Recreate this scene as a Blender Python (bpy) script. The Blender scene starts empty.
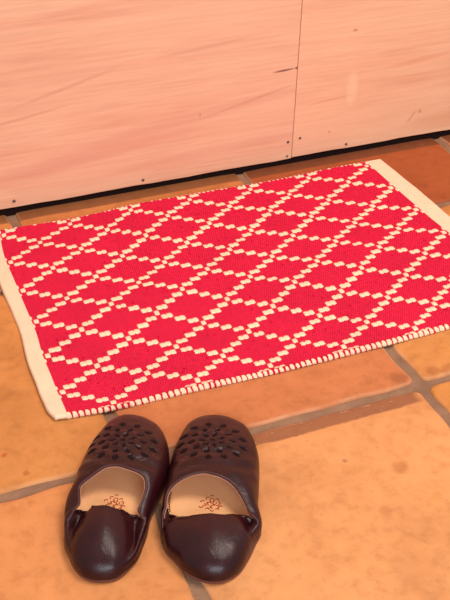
import bpy, math, random
import numpy as np
from mathutils import Vector, Matrix
random.seed(7); RS = np.random.RandomState(11)
sc = bpy.context.scene
COL = sc.collection

# ------------------------------------------------------------ helpers
def lin(r, g, b):
    f = lambda c: (c/255/12.92) if c/255 <= .04045 else ((c/255+.055)/1.055)**2.4
    return (f(r), f(g), f(b), 1)

def tag(o, label=None, cat=None, group=None, kind=None):
    if label: o['label'] = label
    if cat: o['category'] = cat
    if group: o['group'] = group
    if kind: o['kind'] = kind
    return o

def link_mesh(name, verts, faces, mats, parent=None, smooth=True, midx=None):
    me = bpy.data.meshes.new(name)
    me.from_pydata([tuple(map(float, v)) for v in verts], [], [tuple(map(int, f)) for f in faces])
    for m in (mats if isinstance(mats, (list, tuple)) else [mats]): me.materials.append(m)
    me.polygons.foreach_set('use_smooth', [smooth]*len(me.polygons))
    if midx is not None: me.polygons.foreach_set('material_index', [int(i) for i in midx])
    me.update()
    o = bpy.data.objects.new(name, me); COL.objects.link(o)
    if parent: o.parent = parent
    return o

def empty(name, loc=(0, 0, 0)):
    o = bpy.data.objects.new(name, None); o.location = loc; o.empty_display_size = .05
    COL.objects.link(o); return o

class MB:
    def __init__(s): s.v = []; s.f = []; s.m = []
    def add(s, V, F, m=0):
        n = len(s.v); s.v += [tuple(p) for p in V]; s.f += [tuple(i+n for i in f) for f in F]; s.m += [m]*len(F)
    def box(s, a, b, m=0):
        V = [(x, y, z) for z in (a[2], b[2]) for y in (a[1], b[1]) for x in (a[0], b[0])]
        s.add(V, [(0, 2, 3, 1), (4, 5, 7, 6), (0, 1, 5, 4), (2, 6, 7, 3), (0, 4, 6, 2), (1, 3, 7, 5)], m)
    def tube(s, pts, r, closed=False, seg=8, m=0, flat=1.0):
        pts = [Vector(p) for p in pts]; n = len(pts); V = []
        for i, p in enumerate(pts):
            a = pts[(i-1) % n] if (closed or i > 0) else p
            b = pts[(i+1) % n] if (closed or i < n-1) else p
            t = (b-a).normalized(); u = t.cross(Vector((0, 0, 1)))
            if u.length < 1e-4: u = Vector((1, 0, 0))
            u.normalize(); w = u.cross(t).normalized()
            rr = r[i] if hasattr(r, '__len__') else r
            for k in range(seg):
                c = 2*math.pi*k/seg; V.append(p+u*(rr*math.cos(c))+w*(rr*flat*math.sin(c)))
        F = []
        for i in range(n if closed else n-1):
            j = (i+1) % n
            for k in range(seg):
                l = (k+1) % seg; F.append((i*seg+k, i*seg+l, j*seg+l, j*seg+k))
        if not closed: F += [tuple(range(seg)), tuple((n-1)*seg+k for k in reversed(range(seg)))]
        s.add(V, F, m)
    def build(s, name, mats, parent=None, smooth=True):
        return link_mesh(name, s.v, s.f, mats, parent, smooth, s.m)

# ------------------------------------------------------------ materials
def new_mat(name):
    m = bpy.data.materials.new(name); m.use_nodes = True
    nt = m.node_tree; b = nt.nodes['Principled BSDF']
    return m, nt, b
def N(nt, t, **kw):
    n = nt.nodes.new(t)
    for k, v in kw.items():
        if k.startswith('i_'):
            key = k[2:]; n.inputs[int(key) if key.isdigit() else key].default_value = v
        else: setattr(n, k, v)
    return n
def noise(nt, vec, scale, detail=3, rough=.5, dist=0.):
    n = N(nt, 'ShaderNodeTexNoise'); n.inputs['Scale'].default_value = scale
    n.inputs['Detail'].default_value = detail; n.inputs['Roughness'].default_value = rough
    n.inputs['Distortion'].default_value = dist
    nt.links.new(vec, n.inputs['Vector']); return n.outputs['Fac']
def ramp(nt, fac, stops):
    r = N(nt, 'ShaderNodeValToRGB'); e = r.color_ramp.elements
    while len(e) < len(stops): e.new(.5)
    for el, (p, c) in zip(e, stops): el.position = p; el.color = c if len(c) == 4 else (*c, 1)
    nt.links.new(fac, r.inputs[0]); return r.outputs['Color']
def mix(nt, fac, a, b, mode='MIX'):
    n = N(nt, 'ShaderNodeMix', data_type='RGBA', blend_type=mode)
    for s, v in ((n.inputs[0], fac), (n.inputs[6], a), (n.inputs[7], b)):
        if isinstance(v, (int, float, tuple)): s.default_value = v
        else: nt.links.new(v, s)
    return n.outputs[2]
def math_(nt, op, a, b=None, c=None, clamp=False):
    n = N(nt, 'ShaderNodeMath', operation=op); n.use_clamp = clamp
    for s, v in zip(n.inputs, (a, b, c)):
        if v is None: continue
        if isinstance(v, (int, float)): s.default_value = v
        else: nt.links.new(v, s)
    return n.outputs[0]
def bump(nt, b, h, strength, dist=.001):
    n = N(nt, 'ShaderNodeBump'); n.inputs['Strength'].default_value = strength; n.inputs['Distance'].default_value = dist
    nt.links.new(h, n.inputs['Height']); nt.links.new(n.outputs[0], b.inputs['Normal'])
def obj_vec(nt, scale=(1, 1, 1), rot=(0, 0, 0), loc=(0, 0, 0)):
    t = N(nt, 'ShaderNodeTexCoord'); m = N(nt, 'ShaderNodeMapping')
    m.inputs['Scale'].default_value = scale; m.inputs['Rotation'].default_value = rot; m.inputs['Location'].default_value = loc
    nt.links.new(t.outputs['Object'], m.inputs[0]); return m.outputs[0]
def smoothstep(nt, v, a, b):
    n = N(nt, 'ShaderNodeMapRange', interpolation_type='SMOOTHSTEP')
    nt.links.new(v, n.inputs[0]); n.inputs[1].default_value = a; n.inputs[2].default_value = b
    n.inputs[3].default_value = 0; n.inputs[4].default_value = 1; return n.outputs[0]

def mat_leather():
    m, nt, b = new_mat('maroon_leather'); v = obj_vec(nt)
    n1 = noise(nt, v, 26, 4, .6)
    c = ramp(nt, n1, [(.3, lin(34, 6, 11)), (.7, lin(56, 13, 18))])
    nt.links.new(c, b.inputs['Base Color'])
    b.inputs['Roughness'].default_value = .36
    nt.links.new(ramp(nt, noise(nt, v, 60, 3), [(.3, (.28,)*3), (.7, (.42,)*3)]), b.inputs['Roughness'])
    b.inputs['Specular IOR Level'].default_value = .34
    w = noise(nt, v, 300, 3, .7); w2 = noise(nt, obj_vec(nt, (1, 1, .6)), 70, 3, .6, 1.2)
    h = math_(nt, 'ADD', math_(nt, 'MULTIPLY', w, .25), math_(nt, 'MULTIPLY', w2, 1.0))
    bump(nt, b, h, .40, .0012); return m
def mat_plain(name, c, rough=.6, spec=.3, var=.0, vs=40, bs=0., bsc=300, bd=.0005):
    m, nt, b = new_mat(name); v = obj_vec(nt)
    if var: 
        d = tuple(x*(1-var) for x in c[:3])+(1,); u = tuple(min(1, x*(1+var)) for x in c[:3])+(1,)
        nt.links.new(ramp(nt, noise(nt, v, vs, 4, .6), [(.3, d), (.7, u)]), b.inputs['Base Color'])
    else: b.inputs['Base Color'].default_value = c
    b.inputs['Roughness'].default_value = rough; b.inputs['Specular IOR Level'].default_value = spec
    if bs: bump(nt, b, noise(nt, v, bsc, 3, .6), bs, bd)
    return m

def mat_ply(name, seed, base_dark, base_mid, base_light, marks):
    m, nt, b = new_mat(name)
    # long slightly sloping grain along the board
    v1 = obj_vec(nt, (1.5, 1, 17), (0, math.radians(-3), 0), (seed, 0, seed*.7))
    g = noise(nt, v1, 1.6, 5, .62, .9)
    v2 = obj_vec(nt, (4, 1, 90), (0, math.radians(-3), 0), (seed*2, 0, 0))
    g2 = noise(nt, v2, 2.2, 3, .6, .3)
    v3 = obj_vec(nt, (1.2, 1, 3), (0, 0, 0), (seed*3, 0, 0))
    g3 = noise(nt, v3, 2.4, 3, .5)
    c = ramp(nt, g, [(.28, base_dark), (.45, base_mid), (.62, base_light)])
    c = mix(nt, .42, c, ramp(nt, g2, [(.35, tuple(x*.86 for x in base_mid[:3])), (.6, base_light)]))
    c = mix(nt, math_(nt, 'MULTIPLY', smoothstep(nt, g3, .45, .7), .35), c, base_light)
    t = N(nt, 'ShaderNodeTexCoord'); sp = N(nt, 'ShaderNodeSeparateXYZ'); nt.links.new(t.outputs['Object'], sp.inputs[0])
    X, Z = sp.outputs[0], sp.outputs[2]
    for (cx, cz, rx, rz, sl, col, amt) in marks:   # streaks, knots, flecks of the veneer
        dx = math_(nt, 'SUBTRACT', X, cx); dz = math_(nt, 'SUBTRACT', math_(nt, 'SUBTRACT', Z, cz), math_(nt, 'MULTIPLY', dx, sl))
        wob = math_(nt, 'MULTIPLY', math_(nt, 'SUBTRACT', g3, .5), rz*2)
        dz = math_(nt, 'ADD', dz, wob)
        d = math_(nt, 'ADD', math_(nt, 'POWER', math_(nt, 'ABSOLUTE', math_(nt, 'DIVIDE', dx, rx)), 2), math_(nt, 'POWER', math_(nt, 'ABSOLUTE', math_(nt, 'DIVIDE', dz, rz)), 2))
        k = math_(nt, 'SUBTRACT', 1, smoothstep(nt, d, .05, 1.1))
        c = mix(nt, math_(nt, 'MULTIPLY', k, amt), c, col)
    nt.links.new(c, b.inputs['Base Color'])
    b.inputs['Roughness'].default_value = .55; b.inputs['Specular IOR Level'].default_value = .25
    bump(nt, b, g2, .12, .0006); return m

def mat_tile():
    m, nt, b = new_mat('terracotta')
    a = N(nt, 'ShaderNodeAttribute', attribute_name='tint'); v = obj_vec(nt)
    c = a.outputs['Color']
    n1 = noise(nt, v, 7, 4, .6, .4)
    c = mix(nt, 1., c, ramp(nt, n1, [(.28, (.78, .74, .70)), (.5, (.98, .98, .98)), (.75, (1.08, 1.11, 1.14))]), 'MULTIPLY')
    n2 = noise(nt, v, 55, 4, .65)
    c = mix(nt, 1., c, ramp(nt, n2, [(.28, (.80, .77, .74)), (.5, (.97, .97, .98)), (.8, (1.06, 1.07, 1.08))]), 'MULTIPLY')
    # dark specks
    n3 = noise(nt, v, 170, 2, .5)
    c = mix(nt, math_(nt, 'MULTIPLY', smoothstep(nt, n3, .66, .74), .18), c, (.16, .06, .03, 1))
    t = N(nt, 'ShaderNodeTexCoord'); sp = N(nt, 'ShaderNodeSeparateXYZ'); nt.links.new(t.outputs['Object'], sp.inputs[0])
    X, Y = sp.outputs[0], sp.outputs[1]
    wob = math_(nt, 'MULTIPLY', math_(nt, 'SUBTRACT', n1, .5), .012)
    wob2 = math_(nt, 'MULTIPLY', math_(nt, 'SUBTRACT', n2, .5), .008)
    # worn brown strip along one edge of the big front tile
    yy = math_(nt, 'ADD', math_(nt, 'ADD', Y, wob), wob2)
    k = math_(nt, 'MULTIPLY', smoothstep(nt, yy, -.4675, -.4635), math_(nt, 'SUBTRACT', 1, smoothstep(nt, X, .385, .40)))
    k = math_(nt, 'MULTIPLY', k, math_(nt, 'MULTIPLY', math_(nt, 'LESS_THAN', Y, -.437), smoothstep(nt, X, .03, .05)))
    kk = math_(nt, 'MULTIPLY', k, math_(nt, 'ADD', .62, math_(nt, 'MULTIPLY', n2, .4)), clamp=True)
    c = mix(nt, kk, c, lin(140, 82, 56))
    ns = noise(nt, obj_vec(nt, (1, 2.6, 1)), 90, 2, .5)
    c = mix(nt, math_(nt, 'MULTIPLY', math_(nt, 'MULTIPLY', k, smoothstep(nt, ns, .66, .72)), .6), c, lin(214, 170, 140))
    # darker brown strip along the foot of the boards
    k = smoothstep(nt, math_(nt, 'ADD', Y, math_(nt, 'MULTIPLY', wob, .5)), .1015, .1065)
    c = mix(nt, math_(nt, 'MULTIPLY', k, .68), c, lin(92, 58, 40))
    # small blotches
    for (cx, cy, r, col, amt) in [(.31, -.553, .014, lin(176, 100, 54), .45), (.264, -.604, .010, lin(176, 100, 54), .4),
                                  (.258, -.522, .005, lin(120, 80, 60), .5), (-.0773, -.4136, .006, lin(160, 70, 30), .5),
                                  (-.093, -.3775, .005, lin(180, 60, 30), .6), (.325, -.607, .012, lin(200, 130, 60), .4),
                                  (.388, -.418, .016, lin(140, 76, 44), .55), (.436, -.418, .013, lin(150, 80, 44), .4), (.455, -.424, .014, lin(150, 80, 44), .4)]:
        d = math_(nt, 'SQRT', math_(nt, 'ADD', math_(nt, 'POWER', math_(nt, 'SUBTRACT', X, cx), 2), math_(nt, 'POWER', math_(nt, 'SUBTRACT', Y, cy), 2)))
        d = math_(nt, 'ADD', d, math_(nt, 'MULTIPLY', wob2, 1.2))
        k = math_(nt, 'SUBTRACT', 1, smoothstep(nt, d, r*.3, r))
        c = mix(nt, math_(nt, 'MULTIPLY', k, amt), c, col)
    # pale rim next to the joints
    rim = N(nt, 'ShaderNodeAttribute', attribute_name='rim')
    k = math_(nt, 'MULTIPLY', rim.outputs['Fac'], smoothstep(nt, n1, .35, .6))
    c = mix(nt, math_(nt, 'MULTIPLY', k, .55), c, lin(216, 160, 120))
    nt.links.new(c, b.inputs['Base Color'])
    nt.links.new(ramp(nt, n2, [(.3, (.42,)*3), (.7, (.58,)*3)]), b.inputs['Roughness'])
    b.inputs['Specular IOR Level'].default_value = .3
    h = math_(nt, 'ADD', n1, math_(nt, 'MULTIPLY', n2, .25)); bump(nt, b, h, .35, .003); return m

def mat_rug():
    m, nt, b = new_mat('woven_cotton')
    a = N(nt, 'ShaderNodeAttribute', attribute_name='yarn'); v = obj_vec(nt)
    n = noise(nt, v, 420, 3, .6); n0 = noise(nt, v, 12, 3, .5)
    c = mix(nt, 1., a.outputs['Color'], ramp(nt, n, [(.25, (.84, .80, .80)), (.6, (1.04, 1.04, 1.04))]), 'MULTIPLY')
    c = mix(nt, 1., c, ramp(nt, n0, [(.3, (.93, .93, .93)), (.7, (1.04, 1.04, 1.04))]), 'MULTIPLY')
    nt.links.new(c, b.inputs['Base Color'])
    b.inputs['Roughness'].default_value = .95; b.inputs['Specular IOR Level'].default_value = .03
    bump(nt, b, n, .5, .0006); return m

M_leather = mat_leather()
M_cut = mat_plain('cutout_suede', lin(30, 11, 13), .85, .15)
M_edge = mat_plain('leather_edge', lin(70, 30, 30), .4, .4)
M_rim = mat_plain('pale_lining_edge', lin(176, 118, 96), .6, .2)
M_sole = mat_plain('sole_leather', lin(112, 62, 50), .6, .3, .15, 60)
M_insole = mat_plain('tan_insole', lin(255, 186, 132), .6, .25, .06, 30, .3, 500, .0003)
M_lining = mat_plain('tan_lining', lin(196, 140, 104), .7, .2, .08, 60)
M_stamp = mat_plain('red_stamp', lin(196, 84, 48), .6, .2, .2, 300)
M_thread = mat_plain('dark_thread', lin(60, 24, 22), .8, .1)
M_hem = mat_plain('cream_cotton', lin(240, 208, 176), .92, .1, .05, 50, .6, 900, .0006)
M_grout = mat_plain('grey_grout', lin(150, 112, 88), .9, .1, .20, 28, .6, 260, .002)
M_screw = mat_plain('screw_steel', lin(132, 100, 96), .5, .5)
M_slot = mat_plain('screw_slot', lin(38, 28, 28), .8, .2)
M_black = mat_plain('gap_shade_black', lin(30, 16, 14), .9, .1)  # near-black for the gap below the boards, shade put into the colour
M_wall = mat_plain('dark_plinth', lin(52, 38, 32), .9, .1, .1, 12)
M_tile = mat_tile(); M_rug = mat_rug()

# ------------------------------------------------------------ floor: square handmade tiles sunk in grout
PIT = .3712; OX = .408; OY = -.438; GR = .0050
gx = {}
def corner(i, j):
    # grout crossing i (x) , j (y) ; handmade spacing
    x = OX+i*PIT; y = OY+j*PIT
    fix = {(0, 0): (.0008, .0015), (0, -1): (-.016, .002), (0, 1): (.004, .002), (-1, 0): (.003, 0), (-1, -1): (.004, 0), (-1, 1): (-.003, .0), (1, 1): (.0, -.004), (1, 0): (0, -.002)}
    if (i, j) in fix: dx, dy = fix[(i, j)]
    else:
        r = random.Random(i*97+j*31+5); dx, dy = r.uniform(-.003, .003), r.uniform(-.003, .003)
    return np.array([x+dx, y+dy])
tints = {(0, -1): (228, 152, 94), (-1, -1): (222, 142, 84), (1, -1): (222, 144, 74), (0, 0): (204, 120, 72), (-1, 0): (216, 140, 76),
         (1, 0): (214, 138, 74), (1, 1): (171, 84, 42), (0, 1): (204, 124, 68), (-1, 1): (214, 134, 72), (2, 1): (176, 88, 44), (2, 0): (214, 132, 66), (-2, 0): (214, 134, 74)}
V = []; F = []; mi = []; tint = []; rimv = []
NT = 40
prof = lambda d: -.0042*np.clip(1-d/.006, 0, 1)**2-.0010*np.clip(1-d/.03, 0, 1)
for i in range(-4, 5):
    for j in range(-4, 3):
        c00, c10, c01, c11 = corner(i, j), corner(i+1, j), corner(i, j+1), corner(i+1, j+1)
        # tile (i, j) spans crossings i..i+1, j..j+1 ; keys of tints use i with -1 = between L3 and L2
        key = (i+1, j); r = random.Random(i*13+j*7)
        col = lin(*tints.get(key, (214+r.randint(-14, 10), 132+r.randint(-14, 12), 76+r.randint(-10, 10))))
        g = np.linspace(0, 1, NT+1)
        e = np.sort(np.r_[np.linspace(0, 1, NT+1)[2:-2], [0, .004, .009, .016, .026], 1-np.array([0, .004, .009, .016, .026])])
        n = len(e); S, T = np.meshgrid(e, e, indexing='ij')
        P = (c00[None, None]*((1-S)*(1-T))[..., None]+c10*(S*(1-T))[..., None]+c01*((1-S)*T)[..., None]+c11*(S*T)[..., None])
        ctr = (c00+c10+c01+c11)/4; W = PIT/2
        ph = [r.uniform(0, 6.28) for _ in range(8)]
        # inset for grout, with wavy edge and rounded corner
        sx = (S-.5)*2; tx = (T-.5)*2
        ins = GR+.0011*np.sin(9*T*3+ph[0])+.0008*np.sin(23*T+ph[1]); ins2 = GR+.0011*np.sin(9*S*3+ph[2])+.0008*np.sin(23*S+ph[3])
        P[..., 0] -= sx*ins; P[..., 1] -= tx*ins2
        rc = .011; hx = (1-abs(sx))*W; hy = (1-abs(tx))*W
        cm = (hx < rc) & (hy < rc); dx = rc-hx; dy = rc-hy
        q = np.where(cm, np.maximum(dx, dy)/np.maximum(np.hypot(dx, dy), 1e-9), 1)
        mx = np.maximum(dx, dy)
        P[..., 0] += np.where(cm, np.sign(sx)*(dx*q-dx), 0); P[..., 1] += np.where(cm, np.sign(tx)*(dy*q-dy), 0)
        dd = np.minimum(hx, hy); dd = np.where(cm, rc-mx, dd)
        z = prof(dd)+.0004*np.sin(5*S+ph[4])*np.sin(4*T+ph[5])
        edge = dd < 1e-6
        z = np.where(edge, -.012, z)
        rim = np.where((dd > 1e-6) & (dd < .0045), 1., 0.)
        b0 = len(V)
        V += [(P[a, c, 0], P[a, c, 1], z[a, c]) for a in range(n) for c in range(n)]
        tint += [col]*(n*n); rimv += list(rim.ravel())
        F += [(b0+a*n+c, b0+(a+1)*n+c, b0+(a+1)*n+c+1, b0+a*n+c+1) for a in range(n-1) for c in range(n-1)]
        mi += [0]*((n-1)**2)
# grout bed
b0 = len(V); xs = np.linspace(-1.5, 2.2, 60); ys = np.linspace(-2.0, .95, 50)
for x in xs:
    for y in ys: V.append((x, y, -.0040+.0006*math.sin(x*60+y*13)*math.sin(y*47)))
tint += [(.3, .2, .15, 1)]*(len(xs)*len(ys)); rimv += [0]*(len(xs)*len(ys))
n = len(ys)
F += [(b0+a*n+c, b0+(a+1)*n+c, b0+(a+1)*n+c+1, b0+a*n+c+1) for a in range(len(xs)-1) for c in range(n-1)]
mi += [1]*((len(xs)-1)*(n-1))
# slab skirt so that the floor has a body
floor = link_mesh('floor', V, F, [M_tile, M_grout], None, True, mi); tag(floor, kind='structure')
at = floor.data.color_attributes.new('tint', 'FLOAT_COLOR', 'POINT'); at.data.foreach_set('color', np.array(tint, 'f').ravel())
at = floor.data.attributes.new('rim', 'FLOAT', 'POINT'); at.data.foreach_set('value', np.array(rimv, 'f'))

# ------------------------------------------------------------ plinth wall behind the boards
mb = MB(); mb.box((-1.4, .150, -.004), (2.1, .26, 1.02)); w = mb.build('wall_back', M_wall, None, False); tag(w, kind='structure')

mb = MB(); mb.box((-1.35, .1285, -.004), (2.05, .1499, .0094)); w = mb.build('gap_shade_back', M_black, None, False); tag(w, kind='structure')  # added black strip under the boards, standing in for the shade in the gap
# ------------------------------------------------------------ plywood boards with screws
PK = lin(228, 158, 122); 
ply_l = mat_ply('plywood_left', 3.1, lin(222, 150, 122), lin(235, 172, 140), lin(240, 187, 152),
    [(.34, .115, .26, .012, .12, lin(214, 140, 116), .28), (.14, .075, .24, .014, .10, lin(218, 140, 118), .45), (.05, .15, .10, .003, .16, lin(214, 144, 116), .5), (.13, .19, .09, .004, .26, lin(206, 138, 110), .38),
     (.34, .222, .09, .004, .10, lin(214, 150, 126), .45), (.36, .05, .20, .012, .05, lin(226, 158, 132), .5), (.42, .125, .10, .003, .22, lin(206, 140, 118), .4),
     (.476, .167, .022, .0022, .05, lin(120, 66, 60), .85), (.4975, .168, .0035, .0022, 0, lin(70, 40, 40), .9), (.3374, .114, .0012, .004, 0, lin(170, 110, 90), .7)])
ply_r = mat_ply('plywood_right', 7.7, lin(226, 154, 122), lin(237, 175, 140), lin(242, 188, 152),
    [(.595, .2166, .005, .003, 0, lin(196, 120, 92), .7), (.60, .125, .012, .03, 0, lin(250, 204, 158), .5), (.72, .05, .010, .004, 1.2, lin(206, 134, 96), .6),
     (.735, .058, .004, .005, 0, lin(200, 128, 92), .6), (.56, .105, .05, .002, .1, lin(216, 146, 110), .5), (.72, .15, .07, .006, .08, lin(226, 156, 126), .6),
     (.66, .27, .06, .006, .1, lin(222, 150, 112), .6), (.565, .048, .0018, .0018, 0, lin(150, 90, 70), .8), (.80, .04, .1, .02, 0, lin(226, 160, 122), .5)])
def board(x0, x1, zb, mat, label, screws):
    zt = .96; y0, y1 = .126, .144; r = .0012
    mb = MB()
    # chamfered rectangular sheet with a slightly uneven lower edge
    nx = 60; rows = []
    for k in range(nx+1):
        x = x0+(x1-x0)*k/nx; wv = .0005*math.sin(x*37)+.0003*math.sin(x*91)
        rows.append([(x, y1, zb+wv), (x, y0+r, zb+wv), (x, y0, zb+r+wv), (x, y0, zt-r), (x, y0+r, zt), (x, y1, zt)])
    Vv = [p for rw in rows for p in rw]; Ff = []
    for k in range(nx):
        for q in range(6):
            Ff.append((k*6+q, (k+1)*6+q, (k+1)*6+(q+1) % 6, k*6+(q+1) % 6))
    Ff += [tuple(range(6)), tuple(nx*6+q for q in reversed(range(6)))]
    mb.add(Vv, Ff)
    root = mb.build('plywood_panel', mat, None, False); tag(root, label, 'panel')
    for (sx, sz, rr) in screws:
        rr *= .85
        s = MB(); seg = 16; Vs = []; 
        for (rad, yy) in ((rr*1.1, y0+.0002), (rr, y0-.0007), (rr*.55, y0-.0010)):
            Vs += [(sx+rad*math.cos(2*math.pi*k/seg), yy, sz+rad*math.sin(2*math.pi*k/seg)) for k in range(seg)]
        Fs = [(a*seg+k, a*seg+(k+1) % seg, (a+1)*seg+(k+1) % seg, (a+1)*seg+k) for a in range(2) for k in range(seg)]+[tuple(2*seg+k for k in range(seg))]
        s.add(Vs, Fs)
        an = RS.uniform(0, 1.5)
        for q in (0, math.pi/2):
            c, d = math.cos(an+q), math.sin(an+q); L = rr*.62; w_ = rr*.16
            P = [(sx+c*a-d*bb, y0-.00115, sz+d*a+c*bb) for a, bb in ((-L, -w_), (L, -w_), (L, w_), (-L, w_))]
            s.add(P, [(0, 1, 2, 3)], 1)
        s.build('screw', [M_screw, M_slot], root, False)['label'] = 'small dark grey screw head'
    return root
board(-1.3, .4985, .0098, ply_l, 'pinkish plywood board left of the vertical joint, standing along the floor behind the rug',
      [(.0411, .0215, .0030), (.2436, .0186, .0028), (.491, .0414, .0028), (.4909, .016, .0022)])
board(.4997, 2.0, .0112, ply_r, 'paler yellowish plywood board right of the vertical joint, behind the right end of the rug',
      [(.5123, .0449, .0026), (.599, .019, .0028)])

# ------------------------------------------------------------ rug
CX = [0.30163, 0.30199, 0.00199, 0.00729, 0.00697, -0.00206, 0.00495, 0.00234, -0.00315, -0.00566]
CY = [-0.13812, 0.00198, -0.22641, 0.00382, -0.00174, 0.00066, -0.00051, 0.00539, -0.00152, 0.0032]
# small local pulls of the weave (grid u, grid v, dx, dy)
RK = [(0, 0, -0.0033, -0.0003), (0, 2, -0.0010, 0.0004), (0, 4, -0.0025, 0.0019), (0, 6, -0.0070, -0.0037), (0, 8, -0.0061, -0.0069), (1, -1, -0.0055, -0.0017), (1, 1, 0.0005, 0.0048), (1, 3, -0.0007, -0.0011), (1, 5, -0.0006, -0.0001), (1, 7, -0.0014, -0.0046), (1, 9, -0.0001, -0.0101), (2, -2, 0.0009, -0.0036), (2, 0, 0.0005, -0.0018), (2, 2, 0.0017, -0.0012), (2, 4, 0.0018, 0.0068), (2, 6, -0.0003, -0.0010), (5, -1, -0.0019, 0.0074), (6, -2, -0.0080, 0.0014), (4, 2, 0.0032, 0.0015), (5, 1, -0.0008, -0.0020), (6, 0, 0.0034, 0.0039), (7, -1, -0.0015, -0.0036), (8, -2, -0.0024, -0.0042), (3, 5, 0.0016, 0.0030), (4, 4, 0.0035, 0.0111), (5, 3, 0.0023, -0.0013), (6, 2, 0.0012, -0.0027), (7, 1, 0.0006, -0.0062), (8, 0, 0.0019, 0.0033), (9, -1, -0.0000, -0.0034), (3, 7, 0.0026, 0.0004), (4, 6, 0.0034, -0.0019), (5, 5, -0.0010, -0.0014), (6, 4, 0.0002, 0.0007), (7, 3, -0.0007, -0.0021), (8, 2, 0.0032, 0.0014), (10, 0, -0.0051, -0.0004), (11, -1, 0.0026, 0.0025), (12, -2, 0.0082, 0.0048), (3, 9, 0.0113, 0.0050), (4, 8, -0.0006, -0.0008), (5, 7, -0.0007, -0.0013), (6, 6, 0.0011, 0.0002), (7, 5, 0.0021, 0.0097), (8, 4, 0.0062, 0.0043), (9, 3, -0.0000, 0.0007), (10, 2, 0.0030, 0.0018), (11, 1, -0.0007, -0.0067), (12, 0, 0.0038, -0.0021), (5, 9, 0.0029, -0.0008), (6, 8, -0.0060, -0.0068), (7, 7, -0.0009, -0.0048), (8, 6, 0.0004, -0.0018), (9, 5, 0.0016, 0.0008), (10, 4, -0.0008, 0.0035), (11, 3, -0.0022, -0.0050), (12, 2, 0.0014, -0.0022), (7, 9, 0.0035, 0.0001), (8, 8, 0.0011, 0.0001), (9, 7, 0.0024, 0.0019), (10, 6, -0.0029, 0.0011), (11, 5, -0.0008, 0.0008), (12, 4, 0.0072, 0.0068), (9, 9, 0.0028, 0.0008), (10, 8, -0.0026, -0.0007), (11, 7, -0.0067, 0.0003), (-0.57, 1.74, -0.0013, -0.0005), (-0.57, 3.9, 0.0013, -0.0010), (-0.57, 9.25, 0.0024, 0.0108), (-0.13, -1.54, -0.0014, 0.0003), (-0.13, 3.99, 0.0005, -0.0005), (12.7, -2.4, 0.0001, 0.0064), (12.7, 3.08, -0.0039, -0.0010), (12.13, 3.83, -0.0002, -0.0008), (12.13, -2.4, -0.0008, -0.0064), (-0.13, -2.5, 0.0035, 0.0004), (-0.13, 9.35, -0.0022, -0.0074), (9.81, 9.35, 0.0058, -0.0004), (6, -2.45, -0.0007, 0.0001), (3, 9.35, 0.0052, -0.0006), (6, 9.35, -0.0, 0.0018)]
RK = np.array(RK)
def pull(u, v):
    u = np.asarray(u, float); v = np.asarray(v, float); sw = .35+0*u; ax_ = 0*u; ay_ = 0*u
    for (a, b, dx, dy) in RK:
        w = np.exp(-((u-a)**2+(v-b)**2)/(2*.75**2)); sw = sw+w; ax_ = ax_+w*dx; ay_ = ay_+w*dy
    return ax_/sw, ay_/sw*(1-.7*np.clip((v-8.95)/.4, 0, 1))
def warp(u, v):
    a = (u-6)/6; b = (v-3.5)/6
    B = [1+0*a, a, b, a*a, a*b, b*b, a**3, a*a*b, a*b*b, b**3]
    px_, py_ = pull(u, v)
    return sum(c*t for c, t in zip(CX, B))+px_, sum(c*t for c, t in zip(CY, B))+py_
U0, U1, V0, V1 = -.13, 12.13, -2.43, 9.38
cream = np.array(lin(246, 216, 182)[:3]); red = np.array(lin(210, 18, 58)[:3])
ZR = .0026
def rug_z0(u, v):
    # gentle waves, raised hem at the left
    z = .0009*np.sin(u*1.3+v*.5)*np.cos(v*.9-u*.4)+.0008
    z = z+.0022*np.exp(-((u+.6)/.5)**2)*np.clip((v-1)/8, 0, 1)
    return z
nu = int(round((U1-U0)*64))+1; nv = int(round((V1-V0)*48))+1
uu = U0+np.arange(nu)/64.; vv = V0+np.arange(nv)/48.; U1 = uu[-1]; V1 = vv[-1]; Ug, Vg = np.meshgrid(uu, vv, indexing='ij')
jit = RS.normal(0, 1, (140, 140))
fu = np.mod(Ug, 1)*7; b = Vg*4
a = np.floor(Ug)*4+np.where(fu < .5, fu, np.where(fu > 6.5, fu-3, .5+(fu-.5)/2))
half = np.where(a-np.floor(a+.5) >= 0, 1, -1)      # left / right loop of each pair
bj = b+.03*half
ai = np.floor(a+.5); bi = np.floor(bj+.5)
s1 = np.mod(ai+bi, 8) == 0; s2 = np.mod(ai-bi, 8) == 0
node = s1 & s2
da = np.abs(a-ai); db = np.abs(bj-bi)
j1 = jit[(ai.astype(int)) % 140, (bi.astype(int)) % 140]
halfw = np.where(node, .46, .51)+.01*j1; halfh = .50+.03*j1-.14*np.clip((da-.30)/.2, 0, 1)
# waist between the two loops
waist = np.where(node, 0, .20*np.clip(1-da/.13, 0, 1))
is_c = (s1 | s2) & (da < halfw) & (db < halfh-waist)
# weave height
lu = np.abs(np.sin(math.pi*a*2)); 
crow = Vg*12; row = np.floor(crow); off = np.mod(row, 2)*.5
wx = np.mod(Ug*16+off, 1)-.5; wy = np.mod(crow, 1)-.5
hred = .0014*np.sqrt(np.clip(1-(wx/.55)**2, 0, 1))*np.sqrt(np.clip(1-(wy/.55)**2, 0, 1))
hb = .0019*np.sqrt(np.clip(1-np.where(node, da/.6, (np.abs(da-.25))/.29)**2, 0, 1))*np.sqrt(np.clip(1-(db/.5)**2, 0, 1))
h = np.where(is_c, hb, hred)
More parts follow.
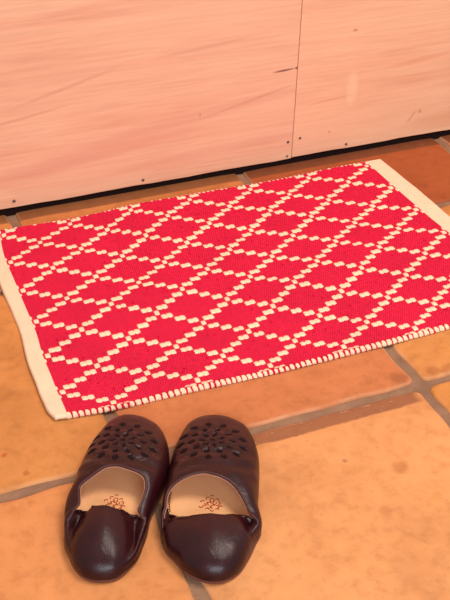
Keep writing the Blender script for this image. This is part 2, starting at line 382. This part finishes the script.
# pale warp specks showing between the red picks
rj = jit[(np.floor(Ug*16+off).astype(int)) % 140, (row.astype(int)) % 140]
speck = (~is_c) & (np.abs(wx) > .36) & (np.abs(wy) > .12) & (rj > -2.4)
C = np.where(is_c[..., None], cream, red)
tone = 1+.07*rj
C = np.where(is_c[..., None], C*(1+.02*j1[..., None]), C*tone[..., None])
pink = np.array(lin(232, 80, 98)[:3]); C = np.where(speck[..., None], pink, C)
# stitched selvedge: cream and red loops wrapping over both long edges
for (lo, sgn) in ((V1, 1), (V0, -1)):
    e = np.abs(Vg-lo); wdt = .165 if sgn > 0 else .12
    q7 = Ug*6.8+e*.9*sgn; ph = np.mod(q7, 1); jj = jit[(np.floor(q7).astype(int)) % 140, 3 if sgn > 0 else 9]
    band = e < wdt
    cr = band & (np.abs(ph-.5) < (.33+.05*jj)*np.sqrt(np.clip(1-(e/(wdt*(.92+.18*jj)))**3, 0, 1)))
    C = np.where(band[..., None], red, C); C = np.where(cr[..., None], cream, C)
    h = np.where(band, .0006+.0018*np.sqrt(np.clip(1-((ph-.5)/.5)**2, 0, 1)), h)
z = ZR+h+rug_z0(Ug, Vg)
X, Y = warp(Ug, Vg)
# edge wobble + saw-tooth interlock with the hems
tooth = (np.abs(np.mod(Vg*6, 1)-.5)*2-.5)*.0022
wl = np.clip(1-(Ug-U0)/.10, 0, 1); wr = np.clip(1-(U1-Ug)/.10, 0, 1)
X = X-tooth*wl+tooth*wr
el = np.sin(Ug*8*2*math.pi)*.0006
Y = Y-np.where(Vg > V1-.05, el, 0)
# soft roll-off to the floor on the long edges
e = np.minimum(Vg-V0, V1-Vg); fall = np.clip(1-e/.09, 0, 1); z = z-.0022*fall**2
nt_ = nu*nv
verts = np.stack([X, Y, z], -1).reshape(-1, 3); cols = np.c_[C.reshape(-1, 3), np.ones(nt_)]
I = np.arange(nt_).reshape(nu, nv)
faces = np.stack([I[:-1, :-1], I[:-1, 1:], I[1:, 1:], I[1:, :-1]], -1).reshape(-1, 4)
# side skirts down to the floor + underside
ring = list(I[:, 0])+list(I[-1, 1:])+list(I[-2::-1, -1])+list(I[0, -2:0:-1])
ring = np.array(ring); nb = len(ring)
mid = verts[ring].copy(); cen = np.array([verts[:, 0].mean(), verts[:, 1].mean(), 0]); low = mid.copy()
dirs = np.sign(mid-cen)
onV = np.isin(ring, I[:, 0]) | np.isin(ring, I[:, -1])
mid[:, 1] += np.where(onV, np.sign(mid[:, 1]-cen[1])*.0011, 0); mid[:, 2] = (mid[:, 2]+rug_z0(0, 0)*0+.0006)*.5
low[:, 2] = .0003
verts = np.r_[verts, mid, low]; cc = cols[ring].copy(); cols = np.r_[cols, cc, cc]
k = np.arange(nb); k2 = (k+1) % nb
f1 = np.stack([ring[k], ring[k2], nt_+k2, nt_+k], -1); f2 = np.stack([nt_+k, nt_+k2, nt_+nb+k2, nt_+nb+k], -1)
faces = np.r_[faces, f1, f2]
def fast_mesh(name, verts, faces, mats, parent):
    me = bpy.data.meshes.new(name); me.vertices.add(len(verts)); me.vertices.foreach_set('co', verts.astype('f').ravel())
    me.loops.add(len(faces)*4); me.loops.foreach_set('vertex_index', faces.astype('i').ravel())
    me.polygons.add(len(faces)); me.polygons.foreach_set('loop_start', np.arange(len(faces), dtype='i')*4)
    me.polygons.foreach_set('use_smooth', np.ones(len(faces), bool)); me.update(calc_edges=True)
    for m in mats: me.materials.append(m)
    o = bpy.data.objects.new(name, me); COL.objects.link(o); o.parent = parent; return o
rug = empty('rug', (0, 0, 0)); tag(rug, 'red cotton rug with a cream diamond lattice and plain cream ends on the tiled floor', 'rug')
fld = fast_mesh('woven_field', verts, faces, [M_rug], rug); fld['label'] = 'red woven field with cream diamond lattice'
at = fld.data.color_attributes.new('yarn', 'FLOAT_COLOR', 'POINT'); at.data.foreach_set('color', cols.astype('f').ravel())

def hem(side):
    nq, nr = 22, 520; V = []
    wdt = .43 if side < 0 else .60
    for i in range(nr+1):
        v = V0-.02+(V1-V0+.04)*i/nr
        base = U0+.035 if side < 0 else U1-.035
        wv = wdt+.008*math.sin(v*1.1+1)+.003*math.sin(v*4.1)
        if side < 0:
            wv += .05*math.sin((v-V0)/(V1-V0)*math.pi)*-1+.02
            if v > 8.7: wv -= (v-8.7)**2*.30     # turned-in corner
        top = 0
        for q in range(nq+1):
            t = q/nq; u = base+side*wv*t
            x, y = warp(np.float64(u), np.float64(v))
            if v > 8.9 and side < 0: y += .0
            zz = ZR+.0016+float(rug_z0(np.float64(u), np.float64(v)))
            zz += .0004*math.sin(q*math.pi)*1+.00025*math.sin(v*52)*math.sin(u*70)
            if q == 0: zz -= .0022
            if t > .90: zz -= .0026*((t-.90)/.10)**2
            e = min(i, nr-i)
            if e < 4: zz -= .0022*((4-e)/4)**2
            V.append((x, y, zz))
    W = nq+1; F = [(i*W+q, i*W+q+1, (i+1)*W+q+1, (i+1)*W+q) for i in range(nr) for q in range(nq)]
    if side > 0: F = [f[::-1] for f in F]
    # folded thickness: under layer
    n0 = len(V)
    for p in list(V): V.append((p[0], p[1], p[2]-.0030))
    F += [tuple(n0+k for k in reversed(f)) for f in F[:nr*nq]]
    for i in range(nr): 
        A, B = i*W+nq, (i+1)*W+nq; F.append((A, n0+A, n0+B, B)); A, B = i*W, (i+1)*W; F.append((A, B, n0+B, n0+A))
    for q in range(nq):
        F.append((q, n0+q, n0+q+1, q+1)); A = nr*W+q; F.append((A, A+1, n0+A+1, n0+A))
    o = link_mesh('hem', V, F, M_hem, rug); o['label'] = 'plain cream hem'; return o
hem(-1); hem(1)

# ------------------------------------------------------------ slippers
def cr(pts, n, closed=True):
    P = np.array(pts, float); m = len(P); out = []
    for k in range(m if closed else m-1):
        p0, p1, p2, p3 = (P[(k-1) % m], P[k], P[(k+1) % m], P[(k+2) % m])
        for t in np.linspace(0, 1, n, endpoint=False):
            out.append(.5*((2*p1)+(-p0+p2)*t+(2*p0-5*p1+4*p2-p3)*t*t+(-p0+3*p1-3*p2+p3)*t**3))
    return np.array(out)
SLIP = {
 'L': dict(heel=(-.0463, -.5894), ang=65.4,
  out=[(0.0491, -0.381), (0.0312, -0.3827), (0.0112, -0.3959), (-0.0045, -0.4113), (-0.0164, -0.4287), (-0.0289, -0.4479), (-0.039, -0.4678), (-0.0496, -0.4818), (-0.0566, -0.4961), (-0.0624, -0.5149), (-0.0664, -0.5343), (-0.0674, -0.551), (-0.0659, -0.567), (-0.0598, -0.5805), (-0.0463, -0.5894), (-0.0289, -0.5915), (-0.0091, -0.5796), (0.0043, -0.565), (0.0156, -0.5495), (0.0269, -0.5294), (0.0441, -0.5077), (0.0599, -0.4858), (0.0719, -0.4626), (0.0786, -0.4379), (0.0775, -0.4147), (0.0664, -0.3934)],
  n0=3, n1=4, op=[(-0.06, -0.5222, 0.014), (-0.0552, -0.5145, 0.022), (-0.0481, -0.5091, 0.027), (-0.0431, -0.5047, 0.028), (-0.0402, -0.4958, 0.03), (-0.0372, -0.4869, 0.032), (-0.032, -0.4826, 0.034), (-0.0221, -0.4806, 0.038), (-0.0125, -0.4781, 0.041), (-0.0038, -0.4773, 0.043), (0.0073, -0.4811, 0.044), (0.0166, -0.4884, 0.043), (0.0246, -0.4948, 0.041), (0.0297, -0.5021, 0.038), (0.0279, -0.5118, 0.034), (0.0225, -0.5208, 0.031), (0.0167, -0.5278, 0.028), (0.0122, -0.5334, 0.026), (0.0131, -0.5401, 0.024), (0.0142, -0.5477, 0.021), (0.0108, -0.5573, 0.016), (0.0019, -0.566, 0.011)],
  lip=[(0.0105, -0.5328, 0.016), (0.0044, -0.5307, 0.018), (-0.0012, -0.5286, 0.024), (-0.0089, -0.5266, 0.03), (-0.0171, -0.5228, 0.033), (-0.0245, -0.5192, 0.033), (-0.0305, -0.514, 0.028), (-0.0334, -0.5097, 0.019), (-0.0381, -0.5053, 0.015), (-0.0420, -0.5035, 0.016)],
  motif=(.003, .166), ctr=(.0, .0945)),
 'R': dict(heel=(.0522, -.6292), ang=67.9,
  out=[(0.1392, -0.4153), (0.1236, -0.4143), (0.1077, -0.4209), (0.0891, -0.4385), (0.074, -0.46), (0.0625, -0.482), (0.05, -0.5068), (0.0375, -0.5305), (0.0272, -0.5540), (0.0246, -0.5757), (0.0292, -0.5931), (0.0333, -0.6074), (0.0413, -0.6196), (0.0522, -0.6292), (0.0675, -0.6332), (0.0843, -0.6286), (0.1009, -0.6151), (0.1142, -0.6011), (0.1269, -0.5873), (0.134, -0.5623), (0.1481, -0.5331), (0.1645, -0.4964), (0.1707, -0.4715), (0.1706, -0.4494), (0.1629, -0.4329), (0.1516, -0.4213)],
  n0=3, n1=4, op=[(0.0296, -0.5659, 0.013), (0.0304, -0.5544, 0.02), (0.0333, -0.547, 0.026), (0.0376, -0.5413, 0.028), (0.0411, -0.5328, 0.03), (0.0465, -0.5249, 0.032), (0.055, -0.5199, 0.035), (0.0647, -0.5176, 0.038), (0.0747, -0.5184, 0.041), (0.0856, -0.5212, 0.043), (0.0941, -0.526, 0.043), (0.1024, -0.5325, 0.042), (0.1097, -0.5402, 0.039), (0.1137, -0.5489, 0.036), (0.1156, -0.5586, 0.033), (0.1162, -0.5697, 0.03), (0.1160, -0.5767, 0.028), (0.1158, -0.5831, 0.028), (0.1194, -0.589, 0.026), (0.1209, -0.5938, 0.02), (0.1159, -0.6008, 0.013)],
  lip=[(0.1145, -0.5764, 0.018), (0.1058, -0.5753, 0.023), (0.0959, -0.574, 0.028), (0.0838, -0.5711, 0.031), (0.0748, -0.5671, 0.032), (0.0627, -0.5613, 0.029), (0.0557, -0.557, 0.024), (0.0506, -0.5511, 0.018), (0.0443, -0.5445, 0.016), (0.0396, -0.5400, 0.018)],
  motif=(.001, .170), ctr=(.0, .0925))}

def slipper(key, label):
    D = SLIP[key]; an = math.radians(D['ang']); ax = np.array([math.cos(an), math.sin(an)]); nx = np.array([ax[1], -ax[0]])
    H = np.array(D['heel'])
    def loc(pts):
        P = np.array(pts, float); q = P[:, :2]-H; r = np.c_[q@nx, q@ax]
        return np.c_[r, P[:, 2:]] if P.shape[1] > 2 else r
    root = empty('slipper', (H[0], H[1], 0)); root.rotation_euler = (0, 0, an-math.pi/2)
    tag(root, label, 'slipper', 'pair of slippers')
    out = cr(loc(D['out']), 14); out[:, 1] += .0088*np.clip((out[:, 1]-.165)/.05, 0, 1)**1.5; opf = loc(D['op']); lip = loc(D['lip'])
    OP = cr(opf, 24, False); LP = cr(np.array(lip), 24, False)
    OP = np.r_[OP, opf[-1:]]; LP = np.r_[LP, lip[-1:]]
    c0 = np.array(D['ctr'])
    def ray(curve, th, closed=False):
        d = np.arctan2(curve[:, 0]-c0[0], -(curve[:, 1]-c0[1]))   # 0 at heel, + toward right
        return d
    def pol(curve):
        th = np.unwrap(np.arctan2(curve[:, 0]-c0[0], (curve[:, 1]-c0[1])))   # 0 = toe, + = right
        return th
    # outline lookup by angle
    to = pol(out); 
    if to[-1] < to[0]: to = to[::-1]; out = out[::-1]
    base = to[0]
    T3 = np.r_[to-2*math.pi, to, to+2*math.pi]; O3 = np.r_[out, out, out]; o_ = np.argsort(T3); T3 = T3[o_]; O3 = O3[o_]
    So = lambda th: np.c_[np.interp(th, T3, O3[:, 0]), np.interp(th, T3, O3[:, 1])]
    def lut(curve):
        t = pol(curve)
        if t[-1] < t[0]: t = t[::-1]; curve = curve[::-1]
        t = np.maximum.accumulate(t+np.arange(len(t))*1e-7)
        return t, curve
    tv, cv = lut(OP); tl, cl = lut(LP)
    while tv[0] > 0: tv = tv-2*math.pi
    while tl[0] < 0: tl = tl+2*math.pi
    vL, vR = tv[0], tv[-1]; 
    # --- vamp (toe box and sides)
    def bez(P0, P1, P2, P3, t):
        t = t[:, None]; return (1-t)**3*P0+3*(1-t)**2*t*P1+3*(1-t)*t*t*P2+t**3*P3
    NP, NTt = 460, 96
    EXT = .50     # vamp wings continue behind the corners, low around the heel
    ths = np.linspace(vL, vR, NP)
    O = np.stack([np.interp(ths, tv, cv[:, k]) for k in range(3)], 1)
    S = So(ths)
    rO = np.linalg.norm(O[:, :2]-c0, axis=1); rS = np.linalg.norm(S-c0, axis=1)      # the wing edge stays inside the sole line
    lim = rS-.0032; fac = np.where(rO > lim, lim/np.maximum(rO, 1e-6), 1.); O[:, :2] = c0+(O[:, :2]-c0)*fac[:, None]
    ts = np.linspace(0, 1, NTt)
    G = np.zeros((NP, NTt, 3))
    for i in range(NP):
        d = O[i, :2]-S[i]; Dn = np.linalg.norm(d); d = d/Dn; zO = O[i, 2]
        s0 = S[i]+d*.0011
        k = np.clip((Dn-.012)/.06, 0, 1)
        P0 = np.r_[0, .0055]; P1 = np.r_[-.0030*np.clip((Dn-.002)/.006, .2, 1), .0055+(.52+.2*(1-k))*(zO-.0055)*(1-.12*k)]
        P2 = np.r_[Dn*(.42*k+.30*(1-k)), .0055+(.86*k+1.0*(1-k))*(zO-.0055)]; P3 = np.r_[Dn-.0011, zO]
        q = bez(P0, P1, P2, P3, ts)
        G[i, :, :2] = s0+q[:, :1]*d; G[i, :, 2] = q[:, 1]
    # soft creases of worn leather
    x, y = G[..., 0], G[..., 1]; sgn = 1 if key == 'L' else -1
    cr_ = .0009*np.sin(260*(y-.13)+90*x*sgn+2*np.sin(60*x))*np.exp(-((y-.135)/.022)**2)*np.clip(ts*3, 0, 1)
    cr_ += .0006*np.sin(190*x+130*y)*np.exp(-((np.abs(x)-.040)/.014)**2)*np.exp(-((y-.11)/.04)**2)
    G[..., 2] += cr_*np.clip(ts*4, 0, 1)*np.clip((1-ts)*6, 0, 1)
    # punched rosette on the toe
    mx, my = D['motif']; X = (x-mx)/.042; Y = (y-my)/.038
    R = np.hypot(X, Y); A = np.arctan2(Y, X)
    cut = np.zeros_like(R, bool)
    for (r0, rw, nn, ph, aw, sh) in ((.26, .12, 7, 0, .26, 1), (.53, .12, 10, .26, .15, 1), (.83, .135, 13, .0, .12, 1)):
        aa = np.mod((A+ph)/(2*math.pi)*nn, 1)-.5; aa = aa*2*math.pi/nn
        cut |= (np.abs(R-r0)/rw)**1.3+(np.abs(aa)/aw)**1.3 < 1
    cut |= R < .07
    # appliqué ridge lines between the holes
    rid = .00035*np.cos(np.clip((R-.66)/.05, -1, 1)*math.pi/2)+.00035*np.cos(np.clip((R-.40)/.05, -1, 1)*math.pi/2)+.0004*np.cos(np.clip((R-.97)/.04, -1, 1)*math.pi/2)
    front = (y > .125)
    puff = .0005*np.cos(np.clip(R, 0, 1)*math.pi*5)*front
    G[..., 2] += np.where(front, rid+puff, 0); G[..., 2] -= np.where(cut & front, .0010, 0)
    verts = G.reshape(-1, 3)
    I = np.arange(NP*NTt).reshape(NP, NTt); F = np.stack([I[:-1, :-1], I[1:, :-1], I[1:, 1:], I[:-1, 1:]], -1).reshape(-1, 4)[:, ::-1]
    fm = (cut & front)[:-1, :-1].reshape(-1)
    vamp = link_mesh('vamp', verts, F, [M_leather, M_cut], root, True, fm.astype(int)); vamp['label'] = 'dark maroon leather toe with punched rosette'
    # --- lining inside the vamp
    e0, e1 = pol(opf[[D['n0'], -1-D['n1']]]); ks = np.where((ths > e0+.02-2*math.pi*(e0 > vR)) & (ths < e1-.02+2*math.pi*(e1 < vL)))[0]
    if len(ks) < 50: ks = np.arange(40, NP-40)
    NL = len(ks); Gl = G[ks][:, NTt//6:, :].copy(); cc = np.array([0, .10]); dv = cc-Gl[..., :2]; Ln = np.linalg.norm(dv, axis=-1, keepdims=True)
    Gl[..., :2] += dv/Ln*.0016; Gl[..., 2] -= .0014+.0012*np.linspace(1, 0, Gl.shape[1])[None]
    n2 = Gl.shape[1]; I = np.arange(NL*n2).reshape(NL, n2); F = np.stack([I[:-1, :-1], I[1:, :-1], I[1:, 1:], I[:-1, 1:]], -1).reshape(-1, 4)
    link_mesh('lining', Gl.reshape(-1, 3), F, M_lining, root)
    # edge binding round the opening
    mb = MB(); mb.tube([tuple(G[i, -1]) for i in range(0, NP, 3)], .0013, seg=8); mb.build('edge_binding', M_edge, root)
    rimc = G[(ths > max(vL+.25, ths[0])) & (ths < vR-.25), -1][::3].copy(); dv = np.array([0, .10])-rimc[:, :2]
    rimc[:, :2] += dv/np.linalg.norm(dv, axis=1)[:, None]*.0019; rimc[:, 2] -= .0012
    mb = MB(); mb.tube([tuple(p) for p in rimc], .0006, seg=8); mb.build('lining_edge', M_rim, root)['label'] = 'pale edge of the lining round the opening'
    # --- heel counter, slumped forward over the insole, wrapped by the low back rim
    hL, hR = tl[0], tl[-1]        # goes from right corner round the heel to left corner
    NH, NTh = 260, 64
    ov = .03
    ths = np.linspace(hL-ov, hR+ov, NH); tt = np.linspace(0, 1, NTh)
    tlc = np.linspace(hL, hR, len(tl)); 
    O = np.stack([np.interp(ths, tl, cl[:, k]) for k in range(3)], 1)
    S = So(ths)
    G2 = np.zeros((NH, NTh, 3)); rimpts = []
    for i in range(NH):
        f = (ths[i]-hL)/(hR-hL); fe = np.clip(min(f, 1-f), 0, .5)          # 0 at corners, .5 at heel
        d = O[i, :2]-S[i]; Dn = np.linalg.norm(d); d = d/Dn; zO = O[i, 2]
        s0 = S[i]+d*(.0006+.0022*np.clip((.26-fe)/.1, 0, 1))
        wgt = np.clip((fe-(.17 if key == 'L' else .03))/(.22 if key == 'L' else .16), 0, 1); wgt = wgt*wgt*(3-2*wgt)          # dome weight
        hd = .030
        q1 = bez(np.r_[0, .005], np.r_[-.0030, .005+.019], np.r_[Dn*.33, max(zO, .029)+.0035], np.r_[Dn, zO], tt)
        zr = .0235-.009*np.clip(fe/.3, 0, 1)                                 # rolled rim
        K = np.array([(0, .005), (-.0022, .005+.45*(zr-.005)), (-.0010, zr-.002), (.0022, zr), (.0070, zr-.0022), (min(.014, Dn*.5), max(zr-.0055, .0135)), (Dn*.75, max(zO-.001, .014)), (Dn, zO)])
        if fe < .02: K[4:7, 1] += .002
        qq = cr(K, 12, False); qq = np.r_[qq, K[-1:]]
        ll = np.r_[0, np.cumsum(np.linalg.norm(np.diff(qq, axis=0), axis=1))]; ll /= ll[-1]
        q2 = np.c_[np.interp(tt, ll, qq[:, 0]), np.interp(tt, ll, qq[:, 1])]
        q = q1*wgt+q2*(1-wgt); q[:, 0] = np.minimum(q[:, 0], Dn-.0018)
        G2[i, :, :2] = s0+q[:, :1]*d; G2[i, :, 2] = q[:, 1]
    # vertical pull folds
    x, y = G2[..., 0], G2[..., 1]
    amp = np.clip((y-.015)/.03, 0, 1)*np.clip(1-np.abs(x)/.045, 0, 1)
    if key == 'L': G2[..., 2] += amp*(.0022*np.exp(-((x+.004)/.010)**2)-.0016*np.exp(-((x-.014)/.006)**2)+.0010*np.exp(-((x-.024)/.005)**2)-.0012*np.exp(-((x+.026)/.005)**2))
    else: G2[..., 2] += amp*(.0003*np.sin(x*200+1)+.0008*np.exp(-((x-.01)/.014)**2))
    G2[..., 2] = np.maximum(G2[..., 2], .0045)
    I = np.arange(NH*NTh).reshape(NH, NTh); F = np.stack([I[:-1, :-1], I[1:, :-1], I[1:, 1:], I[:-1, 1:]], -1).reshape(-1, 4)[:, ::-1]
    hc = link_mesh('heel_counter', G2.reshape(-1, 3), F, M_leather, root); hc['label'] = 'smooth dark maroon heel piece slumped forward'
    sm = hc.modifiers.new('thickness', 'SOLIDIFY'); sm.thickness = .0012; sm.offset = -1
    # --- sole
    th = np.linspace(-math.pi, math.pi, 200, endpoint=False); S = So(th); dd = c0-S; dd /= np.linalg.norm(dd, axis=1)[:, None]
    n = len(th); V = []
    for (w_, zz) in ((.0034, .0002), (.0016, .0004), (.0006, .0022), (.0006, .0046), (.0018, .0058), (.007, .0060)):
        V += [(*(S[k]+dd[k]*w_), zz) for k in range(n)]
    F = [(a*n+k, a*n+(k+1) % n, (a+1)*n+(k+1) % n, (a+1)*n+k) for a in range(5) for k in range(n)]
    F += [tuple(range(n))[::-1], tuple(5*n+k for k in range(n))]
    link_mesh('sole', V, [f[::-1] for f in F], M_sole, root)
    # --- insole, slightly cupped
    V = []; rings = [.0035, .0048, .010, .018, .026, .034]
    for q, w_ in enumerate(rings):
        zz = (.0062, .0105, .0100, .0094, .0091, .0090)[q]
        V += [(*(S[k]+dd[k]*min(w_, .9*np.linalg.norm(c0-S[k]))), zz) for k in range(n)]
    V.append((c0[0], c0[1], .0090)); last = len(V)-1; R_ = len(rings)
    F = [(a*n+k, a*n+(k+1) % n, (a+1)*n+(k+1) % n, (a+1)*n+k) for a in range(R_-1) for k in range(n)]
    F += [((R_-1)*n+k, (R_-1)*n+(k+1) % n, last) for k in range(n)]
    ins = link_mesh('insole', V, [f[::-1] for f in F], M_insole, root); ins['label'] = 'smooth tan leather insole'
    # stamped mark on the insole: a little pyramid of curls (pixel-free, metres from its centre)
    mb = MB(); sc_ = .00105; ox, oy = (.0022, .0985) if key == 'L' else (.0017, .0990)
    arcs = [(0, 9.5, 1.6, 20, 160), (-4.2, 7, 1.8, 40, 230), (0, 5.2, 2.1, -60, 250), (5.2, 5.2, 1.6, 10, 170), (-9.5, 3.2, 1.7, 20, 200), (-6, 2.0, 1.5, -160, 40), (-2.5, 1.2, 1.9, 0, 250),
            (2.6, 1.8, 1.8, 90, 380), (6.6, 1.8, 1.6, -100, 120), (-11, -2.0, 1.5, 180, 350), (-7.2, -2.2, 1.7, 10, 190), (-3, -2.6, 1.6, -150, 60), (1, -2.4, 1.9, 30, 260), (5, -2.6, 1.7, -90, 120), (8.4, -2.6, 1.4, 0, 200),
            (-5, -5.6, 1.6, 0, 170), (0, -6, 1.6, 180, 340), (5.2, -6, 1.5, 0, 170)]
    for (cx, cy, rr, a0, a1) in arcs:
        pts = []
        for t in np.linspace(0, 1, 9):
            aq = math.radians(a0+(a1-a0)*t); pts.append((ox+sc_*(cx+rr*math.cos(aq)), oy+sc_*1.15*(cy+rr*math.sin(aq)), .00915))
        mb.tube(pts, .00062, seg=6, flat=.5)
    st = mb.build('stamped_mark', M_stamp, ins); st['label'] = 'red-brown printed pyramid of small curls'
    # stitching row just inside the left edge of the opening
    if key == 'R':
        mb = MB()
        for k in range(9):
            yy = .0870+k*.0033; xx = -.0419-.0011*math.sin(math.pi*k/8)
            mb.tube([(xx, yy-.0005, .0112), (xx-.0001, yy+.0005, .0112)], .0007, seg=6)
        mb.build('stitching', M_thread, root)
    return root
slipper('L', 'left one of two dark maroon leather slippers, its toe close to the rug edge')
slipper('R', 'right one of two dark maroon leather slippers, with an open fold at its heel corner')

# ------------------------------------------------------------ light
def area(name, loc, target, size, power, color, sy=None):
    l = bpy.data.lights.new(name, 'AREA'); l.shape = 'RECTANGLE'; l.size = size; l.size_y = sy or size; l.energy = power; l.color = color
    o = bpy.data.objects.new(name, l); COL.objects.link(o); o.location = loc
    o.rotation_euler = (Vector(target)-Vector(loc)).to_track_quat('-Z', 'Y').to_euler(); return o
area('window_light', (-.5, -3.0, 1.35), (.2, -.3, 0), 1.5, 62, (.80, .91, 1.0), 1.2)
area('ceiling_light', (.9, -.7, 2.4), (.35, -.2, 0), .9, 44, (1.0, .92, .82))
wd = bpy.data.worlds.new('world'); sc.world = wd; wd.use_nodes = True
bg = wd.node_tree.nodes['Background']; bg.inputs[0].default_value = (1, .95, .90, 1); bg.inputs[1].default_value = .62

# ------------------------------------------------------------ camera
R = [[0.923153, -0.383529, 0.026349], [-0.203515, -0.545706, -0.812888], [0.326145, 0.745057, -0.581824]]
cam = bpy.data.cameras.new('camera'); co = bpy.data.objects.new('camera', cam); COL.objects.link(co)
M3 = Matrix((R[0], [-a for a in R[1]], [-a for a in R[2]])).transposed()
co.matrix_world = Matrix.Translation((-0.22089, -1.26737, 0.84118)) @ M3.to_4x4()
cam.sensor_fit = 'VERTICAL'; cam.sensor_height = 24; cam.lens = 24*1075.0/600; cam.clip_start = .01; cam.clip_end = 50
sc.camera = co
vs = sc.view_settings; vs.view_transform = 'Standard'; vs.look = 'None'; vs.gamma = 1; vs.use_curve_mapping = False; vs.exposure = -0.25
